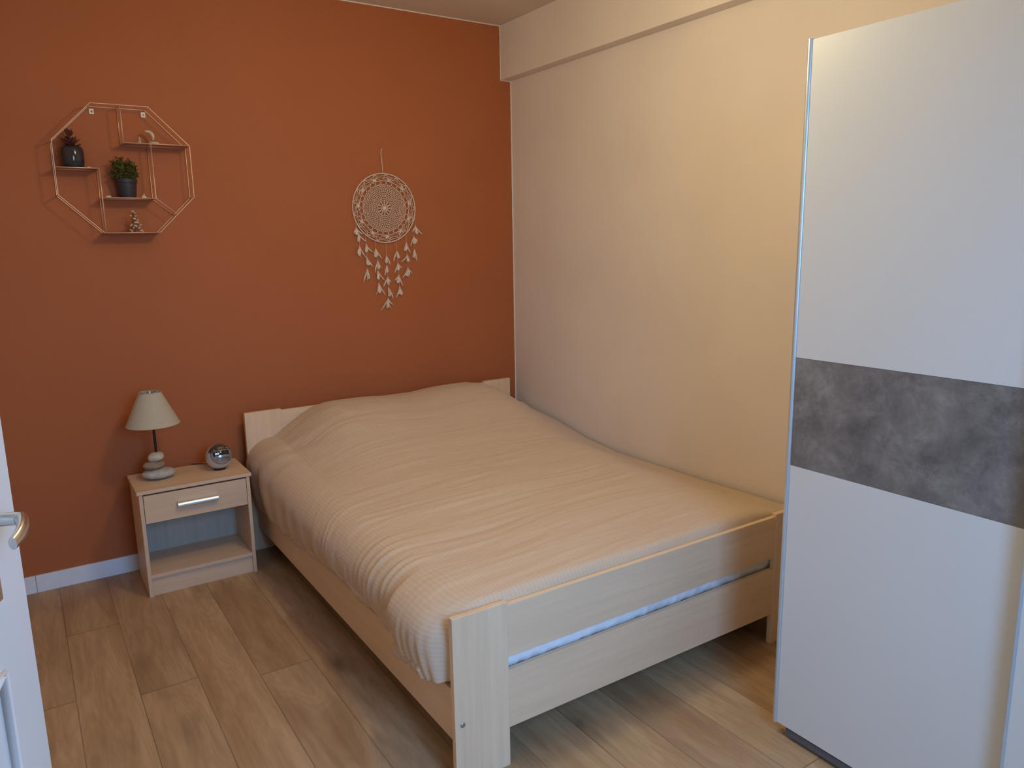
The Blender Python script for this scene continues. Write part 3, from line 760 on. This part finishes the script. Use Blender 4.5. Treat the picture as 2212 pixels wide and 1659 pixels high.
# ------------------------------------------------------------------ clock radio
def make_clock():
    z0 = 0.476; r_ = 0.0575
    c = Vector((-1.783, -0.215, z0 + 0.060))
    r = thing('clock_radio', 'round silver ball-shaped clock radio with smoked top, on the nightstand', 'clock', (c.x, c.y, z0))
    fw = (CAM - c); fw.z = 0; fw.normalize()
    fw = Matrix.Rotation(math.radians(17), 3, 'Z') @ fw       # turned a little towards the bed
    axis = (fw + Vector((0, 0, 0.50))).normalized()            # face tilts upwards
    side = Vector((0, 0, 1)).cross(fw).normalized(); up = axis.cross(side).normalized()
    rot = Matrix((side, up, axis)).transposed()                # local: x side, y up, z out
    MB().lathe([(r_ * math.sin(PI * k / 24), -r_ * math.cos(PI * k / 24)) for k in range(25)], c, 48, rot=rot).build('body', m_clockw, r, smooth=True)
    MB().tube([c + Vector((0, 0, -0.0605)), c + Vector((0, 0, -0.045))], [0.026, 0.030], 24).build('foot', m_black, r, smooth='auto')
    # domed fascia: the disc within 50 degrees of the axis, upper half smoked, lower half steel
    def cap(a_max, ylo, yhi, off):
        V = []; F = []; NA, NB = 22, 72; ix = {}
        m = MB()
        for i in range(NA + 1):
            a = a_max * i / NA
            for k in range(NB):
                th = 2 * PI * k / NB
                V.append(Vector((math.sin(a) * math.cos(th), math.sin(a) * math.sin(th), math.cos(a))) * (r_ + off))
        for i in range(NA):
            for k in range(NB):
                l = (k + 1) % NB; q = (i * NB + k, (i + 1) * NB + k, (i + 1) * NB + l, i * NB + l)
                ym = sum(V[t].y for t in q) / 4
                if ylo <= ym < yhi: F.append(q)
        return m.add([rot @ v + c for v in V], F)
    A = math.radians(52)
    cap(A, -1, 0.0165, 0.0008).build('fascia', m_clockf, r, smooth=True)
    cap(math.radians(64), 0.0165, 1, 0.0012).build('smoked_top', m_clockd, r, smooth=True)
    MB().tube([c + rot @ (Vector((math.sin(A) * math.cos(t), math.sin(A) * math.sin(t), math.cos(A))) * (r_ + 0.0008)) for t in [PI * 0.87 + (1.26 * PI) * k / 50 for k in range(51)]], 0.0010, 6).build('seam_ring', m_black, r, smooth=True)
    def onball(x, y, off): 
        R_ = r_ + off; return c + rot @ Vector((x, y, math.sqrt(max(0, R_ * R_ - x * x - y * y))))
    def patch(x0, x1, y0, y1, off, skew=0, name='p', mat=None, nx=16, ny=6, par=None):
        V = []; F = []
        for j in range(ny + 1):
            for i in range(nx + 1):
                x = x0 + (x1 - x0) * i / nx; y = y0 + (y1 - y0) * j / ny
                V.append(onball(x, y, off))
        o = len(V)
        V += [onball(x0 + (x1 - x0) * i / nx, y0 + (y1 - y0) * j / ny, 0.0) for j in range(ny + 1) for i in range(nx + 1)]
        for j in range(ny):
            for i in range(nx):
                q = (j * (nx + 1) + i, j * (nx + 1) + i + 1, (j + 1) * (nx + 1) + i + 1, (j + 1) * (nx + 1) + i)
                F.append(q); F.append(tuple(o + t for t in reversed(q)))
        W = nx + 1
        for i in range(nx):
            F.append((i, o + i, o + i + 1, i + 1)); t = ny * W
            F.append((t + i + 1, o + t + i + 1, o + t + i, t + i))
        for j in range(ny):
            F.append(((j + 1) * W, o + (j + 1) * W, o + j * W, j * W)); F.append((j * W + nx, o + j * W + nx, o + (j + 1) * W + nx, (j + 1) * W + nx))
        return MB().add(V, F).build(name, mat, par or r, smooth='auto')
    scr = patch(-0.037, 0.033, -0.008, 0.0125, 0.0022, name='display', mat=m_screen)
    # two lit figures at the left of the display
    for (xc, loop) in ((-0.0255, False), (-0.0170, True)):
        pts = [onball(xc + 0.0030 * math.cos(t), 0.0012 + 0.0040 * math.sin(t), 0.0026) for t in [2 * PI * k / 16 for k in range(16)]]
        MB().tube(pts, 0.0012, 6, closed=True).build('lit_figure', m_digit, scr, smooth=True)
        MB().tube([onball(xc - 0.002, 0.0012, 0.0026), onball(xc + 0.002, 0.0012, 0.0026)], 0.0010, 6).build('lit_figure', m_digit, scr, smooth=True)
    patch(-0.018, 0.030, -0.0215, -0.0190, 0.0018, name='slot', mat=m_black)
    patch(-0.014, 0.014, 0.0225, 0.0305, 0.0030, name='snooze_button', mat=m_chrome)
    for x in (-0.030, -0.026):
        MB().blob(onball(x, 0.0215, 0.001), 0.0028, 0.0028, 0.002, 0, 0, 14, 8).build('button', m_chrome, r, smooth=True)
    for x in (0.026, 0.030):
        MB().blob(onball(x, 0.024, 0.001), 0.0024, 0.0024, 0.002, 0, 0, 14, 8).build('button', m_chrome, r, smooth=True)
    # power cord behind it
    MB().tube([c - fw * 0.05 + Vector((0, 0, -0.045)), (c.x - 0.04, -0.110, z0 + 0.006), (c.x - 0.075, -0.085, z0 + 0.005), (c.x - 0.095, -0.070, z0 + 0.004)], 0.0025, 8).build('power_cord', m_black, r, smooth=True)
make_clock()

# ------------------------------------------------------------------ octagonal wire shelf
OX, OZ, OA = -2.0225, 1.8065, 0.2605
OS = OA * math.tan(PI / 8)
SH1, SH2, SH3, SHB = 1.8085, 1.9165, 1.690, OZ - OA        # shelf heights
SD = 0.100
def make_shelf():
    r = thing('wall_shelf', 'octagonal copper wire shelf hanging on the orange wall', 'shelf', (OX, 0, OZ - OA))
    oct_ = [(OX + OS, OZ + OA), (OX + OA, OZ + OS), (OX + OA, OZ - OS), (OX + OS, OZ - OA), (OX - OS, OZ - OA), (OX - OA, OZ - OS), (OX - OA, OZ + OS), (OX - OS, OZ + OA)]
    W = 0.0022
    yb, yf = -0.0035, -SD
    for y in (yb, yf):
        MB().tube([(x, y, z) for x, z in oct_], W, 8, closed=True).build('wire_frame', m_copper, r, smooth=True)
    for x, z in oct_: MB().tube([(x, yb, z), (x, yf, z)], W, 8).build('cross_wire', m_copper, r, smooth=True)
    vA, vB, vC = -2.022, -1.918, -2.124
    dv = []
    dv.append([(vA, OZ + OA), (vA, SH2)])
    dv.append([(vB, SH2), (vB, SH3), (OX + OA - 0.075, OZ - OA + 0.078)])
    dv.append([(vC, SH1), (vC, SH3), (vC, OZ - OA)])
    for line in dv:
        m = MB()
        for y in (yb, yf): m.tube([(x, y, z) for x, z in line], W, 8)
        for x, z in line: m.tube([(x, yb, z), (x, yf, z)], W, 8)
        m.build('divider', m_copper, r, smooth=True)
    for (x0, x1, z) in ((OX - OA, vC, SH1), (vA, OX + OA, SH2), (vC, vB, SH3), (OX - OS, OX + OS, SHB)):
        s = MB().box(x0 + .001, x1 - .001, yf + 0.001, yb - 0.001, z + W - 0.0012, z + W).build('shelf_plate', m_shelfplate, r)
        for y in (yf, yb): MB().tube([(x0, y, z), (x1, y, z)], W, 8).build('shelf_wire', m_copper, s, smooth=True)
    for (x, z) in ((-2.119, 2.047), (-1.921, 2.047)):
        b = MB().box(x - 0.009, x + 0.009, -0.0042, -0.001, z - 0.010, z + 0.012).build('wall_bracket', m_bracket, r, bevel=0.002)
        MB().lathe([(0.0, 0.0), (0.0042, 0.0), (0.0035, 0.0018), (0, 0.002)], (x + 0.001, -0.0042, z), 16, rot=rx).build('screw', m_screw, b, smooth='auto')
make_shelf()
PW_ = 0.0020

def make_succulent():
    cx, cy, z0 = -2.212, -0.055, SH1 + PW_
    r = thing('potted_succulent', 'dark red succulent in a glossy black pot on the upper left of the wire shelf', 'potted plant', (cx, cy, z0))
    MB().lathe([(0.0, 0), (0.036, 0), (0.040, 0.004), (0.0430, 0.030), (0.0435, 0.060), (0.0415, 0.076), (0.036, 0.085), (0.032, 0.084), (0.031, 0.074), (0.0, 0.074)], (cx, cy, z0), 48).build('pot', m_glazed, r, smooth=True)
    MB().lathe([(0, 0.0765), (0.0308, 0.0745)], (cx, cy, z0), 24).build('soil', m_soil, r)
    rnd = random.Random(4)
    MB().tube([(cx, cy, z0 + 0.058), (cx + 0.002, cy, z0 + 0.095), (cx - 0.004, cy, z0 + 0.130)], [0.004, 0.003, 0.0022], 8).build('stem', m_succ, r, smooth=True)
    lv = MB()
    def leaf(base, d, L, w):
        d = d.normalized(); s = d.cross(Vector((0, 0, 1))).normalized(); n = s.cross(d)
        V = []; F = []; K = 8
        for k in range(K + 1):
            t = k / K; c = base + d * L * t + Vector((0, 0, 1)) * L * 0.22 * t * t
            ww = w * math.sin(PI * (0.12 + 0.88 * t)) ** 0.8 + 0.0004
            for q in range(8):
                a = 2 * PI * q / 8; V.append(c + s * ww * math.cos(a) + n * ww * 0.28 * math.sin(a))
        for k in range(K):
            for q in range(8): F.append((k * 8 + q, k * 8 + (q + 1) % 8, (k + 1) * 8 + (q + 1) % 8, (k + 1) * 8 + q))
        lv.add(V, F)
    for ring, (z, cnt, L, el, w) in enumerate([(0.084, 9, 0.043, 0.25, 0.0095), (0.092, 9, 0.046, 0.45, 0.010), (0.102, 7, 0.036, 0.7, 0.008), (0.124, 5, 0.030, 0.8, 0.0075), (0.132, 5, 0.024, 1.3, 0.007)]):
        for k in range(cnt):
            a = 2 * PI * k / cnt + ring * 0.5 + rnd.uniform(-.2, .2)
            leaf(Vector((cx - (0.003 if ring > 2 else 0), cy, z0 + z)), Vector((math.cos(a), math.sin(a) * 0.85, el + rnd.uniform(-.2, .25))), L * rnd.uniform(.75, 1.1), w)
    lv.build('leaves', m_succ, r, smooth=True)
make_succulent()

def make_herb():
    cx, cy, z0 = -2.022, -0.055, SH3 + PW_
    r = thing('potted_herb', 'bushy green herb in a tapered dark plastic pot on the middle shelf', 'potted plant', (cx, cy, z0))
    MB().lathe([(0.0, 0), (0.033, 0), (0.034, 0.002), (0.0405, 0.062), (0.043, 0.063), (0.0445, 0.079), (0.0415, 0.080), (0.039, 0.070), (0.0, 0.069)], (cx, cy + 0.006, z0), 40).build('pot', m_matteblack, r, smooth='auto')
    MB().lathe([(0, 0.072), (0.0385, 0.071)], (cx, cy + 0.006, z0), 24).build('soil', m_soil, r)
    rnd = random.Random(11); st = MB(); lv = MB()
    for k in range(120):
        a = rnd.uniform(0, 2 * PI); q = rnd.random() ** 0.6
        tipp = Vector((cx - 0.006 + 0.062 * q * math.cos(a), cy + 0.040 * q * math.sin(a), z0 + 0.078 + 0.092 * rnd.random() ** 0.8 * (1.05 - 0.45 * q * q)))
        b0 = Vector((cx + 0.018 * q * math.cos(a), cy + 0.018 * q * math.sin(a), z0 + 0.070))
        mid = (b0 + tipp) / 2 + Vector((0, 0, 0.012))
        st.tube([b0, mid, tipp], 0.0008, 4)
        for j in range(16):
            t = rnd.uniform(0.3, 1.0); p = b0.lerp(mid, t * 2) if t < 0.5 else mid.lerp(tipp, t * 2 - 1)
            d = Vector((rnd.uniform(-1, 1), rnd.uniform(-1, 1), rnd.uniform(-0.3, 1))).normalized()
            s = d.cross(Vector((rnd.uniform(-1, 1), rnd.uniform(-1, 1), rnd.uniform(-1, 1)))).normalized()
            L = rnd.uniform(0.007, 0.014); w = L * 0.36; n = d.cross(s) * L * 0.12
            lv.add([p, p + d * L * 0.5 + s * w + n, p + d * L, p + d * L * 0.5 - s * w + n, p + d * L * 0.5 - n], [(0, 1, 4), (1, 2, 4), (2, 3, 4), (3, 0, 4), (0, 3, 2, 1)])
    st.build('stems', m_stem, r); lf = lv.build('leaves', m_green, r); lf['kind'] = 'stuff'
make_herb()

# small ornaments
def make_tree_ornament():
    cx, cy, z0 = -2.008, -0.060, SHB + PW_
    r = thing('tree_ornament', 'little tree-shaped ornament of pale shells and driftwood on the bottom shelf', 'ornament', (cx, cy, z0))
    MB().tube([(cx, cy, z0), (cx, cy, z0 + 0.082)], [0.004, 0.0015], 8).build('trunk', m_drift, r, smooth=True)
    rnd = random.Random(5); k = 0
    core = MB()
    for i in range(9):
        z = z0 + 0.008 + i * 0.0085; R_ = 0.026 * (1 - i / 10)
        a = i * 2.1
        core.tube([(cx - R_ * math.cos(a), cy - R_ * 0.6 * math.sin(a), z), (cx + R_ * math.cos(a), cy + R_ * 0.6 * math.sin(a), z + 0.002)], [0.0026, 0.0034], 6)
    core.build('twigs', m_drift, r, smooth=True)
    for (dx, dz, s) in ((-0.001, 0.089, 1.0), (0.005, 0.082, 0.8), (-0.010, 0.070, .9), (0.010, 0.069, .9), (0.003, 0.057, 1.1), (0.015, 0.051, .8), (0.007, 0.042, 1.2), (0.016, 0.040, .9),
                        (-0.011, 0.030, 1.1), (0.006, 0.026, 1.3), (0.024, 0.031, 1.0), (-0.004, 0.018, .9), (0.019, 0.018, 1.0), (-0.012, 0.007, 1.3), (0.026, 0.007, 1.1), (0.030, 0.004, .8)):
        MB().blob((cx + dx - 0.003, cy - 0.004 - rnd.random() * 0.010, z0 + dz), 0.0062 * s, 0.0048, 0.0036 * s, k, 0.4, 12, 8, rot=Matrix.Rotation(rnd.uniform(-.7, .7), 3, 'Y')).build('shell', m_shell, r, smooth=True); k += 1
make_tree_ornament()

def make_arc_ornament():
    cx, cy, z0 = -1.905, -0.060, SH2 + PW_
    r = thing('shell_ornament', 'pale crescent-shaped shell ornament on a small base, upper right shelf', 'ornament', (cx, cy, z0))
    MB().blob((cx + 0.004, cy, z0 + 0.0065), 0.021, 0.014, 0.0068, 2, 0.3, 18, 10).build('base', m_shell, r, smooth=True)
    pts = []; rad = []
    for k in range(15):
        t = k / 14; a = math.radians(-32 + 142 * t)
        pts.append((cx - 0.018 + 0.024 * math.cos(a), cy, z0 + 0.030 + 0.024 * math.sin(a)))
        rad.append(0.0012 + 0.0062 * math.sin(PI * (0.06 + 0.90 * t)) ** 0.9)
    MB().tube(pts, rad, 12).build('crescent', m_shell, r, smooth=True)
    MB().tube([(cx + 0.001, cy, z0 + 0.008), (cx + 0.003, cy, z0 + 0.020)], [0.004, 0.0025], 8).build('support', m_drift, r, smooth=True)
make_arc_ornament()
def make_figurine():
    cx, cy, z0 = -1.952, -0.050, SH2 + PW_
    m = MB().lathe([(0.0, 0), (0.0085, 0), (0.0075, 0.004), (0.0045, 0.011), (0.0035, 0.016), (0.0042, 0.020), (0.0030, 0.024), (0.0015, 0.029), (0.0, 0.032)], (cx, cy, z0), 20)
    m.blob((cx - 0.004, cy, z0 + 0.006), 0.005, 0.004, 0.006, 3, 0.3, 12, 8)
    tag(m.build('figurine', m_shell, None, smooth=True), 'tiny pale pointed figurine left of the crescent shell ornament', 'figurine')
make_figurine()
def pebble(cx, z0, s, seed, label, crystal=False):
    m = MB()
    if crystal:
        for (dx, h, w) in ((0, 0.022, 0.0038), (-0.006, 0.013, 0.004), (0.006, 0.010, 0.004), (0.002, 0.012, 0.005)):
            m.lathe([(0, 0), (w, 0.001), (w * 0.8, h * 0.7), (0, h)], (cx + dx, -0.055 - abs(dx) * 0.5, z0), 6)
        o = m.build('crystal', m_crystal, None)
    else:
        m.blob((cx, -0.055, z0 + 0.0048 * s), 0.011 * s, 0.008 * s, 0.0050 * s, seed, 0.35, 16, 10)
        o = m.build('pebble', m_crystal, None, smooth=True)
    tag(o, label, 'crystal' if crystal else 'pebble')
pebble(-2.157, SH1 + PW_, 0.75, 3, 'tiny pale pebble right of the black succulent pot')
pebble(-2.096, SH3 + PW_, 1.0, 6, 'pale pebble left of the herb pot on the middle shelf')
pebble(-1.958, SH3 + PW_, 1.0, 9, 'small white crystal right of the herb pot on the middle shelf', True)

# ------------------------------------------------------------------ dreamcatcher
def make_dreamcatcher():
    cx, cz, Y = -0.812, 1.662, -0.010
    R_ = 0.1755
    r = thing('dreamcatcher', 'round cream crochet dreamcatcher with hanging feathers on the orange wall', 'wall hanging', (cx, 0, cz))
    def P(rad, ang, y=Y): return (cx + rad * math.cos(ang), y, cz + rad * math.sin(ang))
    rim = MB(); pts = [P(R_ + 0.0003 * math.sin(9 * k), 2 * PI * k / 120) for k in range(120)]
    rim.tube(pts, 0.0030, 8, closed=True); rim.build('hoop', m_cotton, r, smooth=True)
    w = MB(); T = 0.0010
    def ring(rad, amp=0.0, n=96, lobes=0, ph=0, t=T):
        w.tube([P(rad + amp * math.cos(lobes * 2 * PI * k / n + ph), 2 * PI * k / n) for k in range(n)], t, 5, closed=True)
    w.blob((cx, Y, cz), 0.0105, 0.0022, 0.0105, 0, 0, 20, 8)
    ring(0.0145, t=0.0012, n=40); ring(0.0185, n=48, t=0.0016)
    for k in range(12):
        a = 2 * PI * k / 12
        w.tube([P(0.010, a), P(0.019, a)], 0.0013, 5)
        w.tube([P(0.018, a), P(0.030, a), P(0.0375, a)], [0.0016, 0.0040, 0.0020], 8)
    ring(0.0385, 0.0012, 96, 12, 0, 0.0017)
    radii = [0.0385, 0.0490, 0.0585, 0.0675, 0.0765, 0.0855, 0.0940, 0.1020, 0.1100, 0.1175]
    ns = [36, 36, 44, 44, 50, 50, 56, 56, 60]
    for i in range(len(radii) - 1):
        r0, r1 = radii[i], radii[i + 1]; n = ns[i]
        ring(r1, 0.0010, n * 4, n, i * PI, 0.00125)
        for k in range(n):
            a = 2 * PI * (k + 0.5 * (i % 2)) / n
            w.tube([P(r0, a), P(r1, a)], 0.0014, 5)
    # ring of large oval loops
    nL = 26
    for k in range(nL):
        a = 2 * PI * (k + 0.5) / nL
        rc = 0.1290; hw_ = rc * PI / nL
        w.tube([P(rc + 0.0098 * math.cos(t), a + hw_ / rc * 0.98 * math.sin(t)) for t in [2 * PI * q / 14 for q in range(14)]], 0.0014, 5, closed=True)
    ring(0.1395, 0.0010, 104, 26, 0, 0.0013)
    # starry knots between loops and outer arches
    nS = 11
    for k in range(nS):
        a = 2 * PI * (k + 0.35) / nS; c0 = P(0.1455, a)
        w.blob((c0[0], Y, c0[2]), 0.0060, 0.0018, 0.0060, k, 0.5, 12, 6)
        for da, dr in ((-0.20, 0.0125), (0.20, 0.0125), (-0.24, 0.0), (0.24, 0.0), (-0.10, 0.0155), (0.10, 0.0155), (-0.13, -0.007), (0.13, -0.007)):
            w.tube([P(0.1455, a), P(0.1455 + dr * 0.6, a + da * 0.45), P(0.1455 + dr, a + da)], [0.0022, 0.0015, 0.0012], 4)
    nO = 17
    for k in range(nO):
        a0, a1 = 2 * PI * k / nO, 2 * PI * (k + 1) / nO
        w.tube([P(0.1735 - 0.0115 * math.sin(PI * q / 8) ** 0.6, a0 + (a1 - a0) * q / 8) for q in range(9)], 0.0017, 5)
        w.tube([P(0.173, a0), P(0.160, a0 - 0.05), P(0.150, a0 - 0.10)], 0.0014, 4)
        w.tube([P(0.173, a0), P(0.160, a0 + 0.05), P(0.148, a0 + 0.12)], 0.0014, 4)
    ring(0.1545, 0.0030, 132, 22, 0.4, 0.0012)
    w.build('crochet_web', m_cotton, r, smooth=True)
    # hanging loop and nail
    hl = MB()
    hl.tube([(cx, Y, cz + R_), (-0.8135, -0.007, 1.90), (-0.815, -0.006, 1.930)], 0.0022, 6)
    hl.tube([(-0.815, -0.006, 1.928), (-0.8165, -0.006, 1.940), (-0.812, -0.008, 1.955), (-0.8085, -0.007, 1.963)], [0.0028, 0.0022, 0.0020, 0.0012], 6)
    hl.build('hanging_cord', m_cotton, r, smooth=True)
    # strands with feathers
    strands = [
        [(-0.974, 1.590), (-0.975, 1.561), (-0.963, 1.533), (-0.961, 1.465)],
        [(-0.926, 1.532), (-0.925, 1.478), (-0.925, 1.410), (-0.926, 1.347)],
        [(-0.874, 1.500), (-0.873, 1.452), (-0.865, 1.388), (-0.867, 1.336), (-0.865, 1.272)],
        [(-0.813, 1.487), (-0.814, 1.416), (-0.815, 1.363), (-0.813, 1.302), (-0.811, 1.246), (-0.816, 1.190)],
        [(-0.755, 1.496), (-0.753, 1.438), (-0.750, 1.373), (-0.748, 1.311), (-0.747, 1.248)],
        [(-0.696, 1.530), (-0.696, 1.480), (-0.694, 1.416), (-0.693, 1.347)],
        [(-0.640, 1.620), (-0.639, 1.568), (-0.651, 1.512), (-0.649, 1.444)]]
    rnd = random.Random(21)
    # per feather cluster: (spread direction of extra curls)
    for si, st in enumerate(strands):
        MB().tube([(x, Y, z) for x, z in st], 0.00075, 5).build('strand', m_cotton, r, smooth=True)
        for fi, (x, z) in enumerate(st[1:]):
            m = MB(); last = fi == len(st) - 2
            L = rnd.uniform(0.032, 0.042) * (1.2 if last else 1.0)
            m.blob((x, Y - 0.001, z), 0.0035, 0.0030, 0.0048, fi, 0.2, 10, 8)          # knot / bead
            def plume(ang, L, w, bend, yoff):
                # a curved vane made of many fine barbs either side of a quill
                K = 16; ax = []
                for k in range(K + 1):
                    t = k / K; a = ang + bend * t * t
                    if k == 0: ax.append(Vector((x, Y + yoff, z)))
                    else: ax.append(ax[-1] + Vector((math.sin(a), 0, -math.cos(a))) * L / K)
                m.tube(ax, [0.0009 * (1 - 0.7 * k / K) for k in range(K + 1)], 4)
                for k in range(1, K + 1):
                    t = k / K; d = (ax[k] - ax[k - 1]).normalized(); s = Vector((d.z, 0, -d.x))
                    ww = w * (math.sin(PI * min(1, 0.10 + t * 0.86)) ** 0.8)
                    for sg in (-1, 1):
                        for q in range(5):
                            l = ww * rnd.uniform(0.75, 1.15)
                            p0 = ax[k - 1].lerp(ax[k], rnd.random())
                            off = Vector((0, rnd.uniform(-0.0035, 0.0030), 0))
                            p1 = p0 + s * sg * l * 0.50 + d * l * 0.55 + off * 0.6
                            p2 = p0 + s * sg * l * 0.72 + d * l * 1.35 + off
                            m.add([p0 - d * 0.0013, p0 + d * 0.0013, p1 + d * 0.0014, p1 - d * 0.0014, p2, p0 + Vector((0, -0.0006, 0))],
                                  [(0, 1, 2, 3), (3, 2, 4), (0, 3, 4, 5), (1, 5, 4, 2)])
            base = rnd.uniform(-0.22, 0.22)
            plume(base, L, 0.0105, rnd.uniform(-0.4, 0.4), -0.001)
            plume(base + rnd.uniform(-0.35, 0.35), L * 0.9, 0.0080, rnd.uniform(-0.6, 0.6), -0.004)
            # long curling side plume
            sgn = rnd.choice((-1, 1))
            if si == 0: sgn = 1
            if si == 6: sgn = 1 if fi % 2 == 0 else -1
            plume(sgn * rnd.uniform(0.25, 0.7), L * 1.5, 0.0050, sgn * rnd.uniform(-0.5, 0.9), 0.001)
            if rnd.random() < 0.4: plume(-sgn * rnd.uniform(0.4, 0.8), L * 0.9, 0.0045, -sgn * rnd.uniform(0.0, 0.6), 0.0)
            if last: plume(rnd.uniform(-0.15, 0.15), L * 1.25, 0.0035, rnd.choice((-1, 1)) * 0.6, 0.0)
            m.build('feather', m_feather, r)
make_dreamcatcher()

# ------------------------------------------------------------------ pendant lamp (above the picture)
def make_pendant():
    x, y, z = LAMP
    r = thing('pendant_lamp', 'bare bulb pendant hanging from the ceiling above the bed', 'lamp', (x, y, HC))
    MB().lathe([(0.045, 0), (0.045, -0.02), (0.01, -0.03), (0.0, -0.03)], (x, y, HC), 32).build('ceiling_rose', m_socket, r, smooth='auto')
    MB().tube([(x, y, HC - 0.03), (x, y, z + 0.16)], 0.003, 8).build('cord', m_socket, r, smooth=True)
    MB().tube([(x, y, z + 0.16), (x, y, z + 0.115)], 0.018, 20).build('socket', m_socket, r, smooth='auto')
make_pendant()

for o in list(bpy.data.objects):
    if '_w' in o: del o['_w']
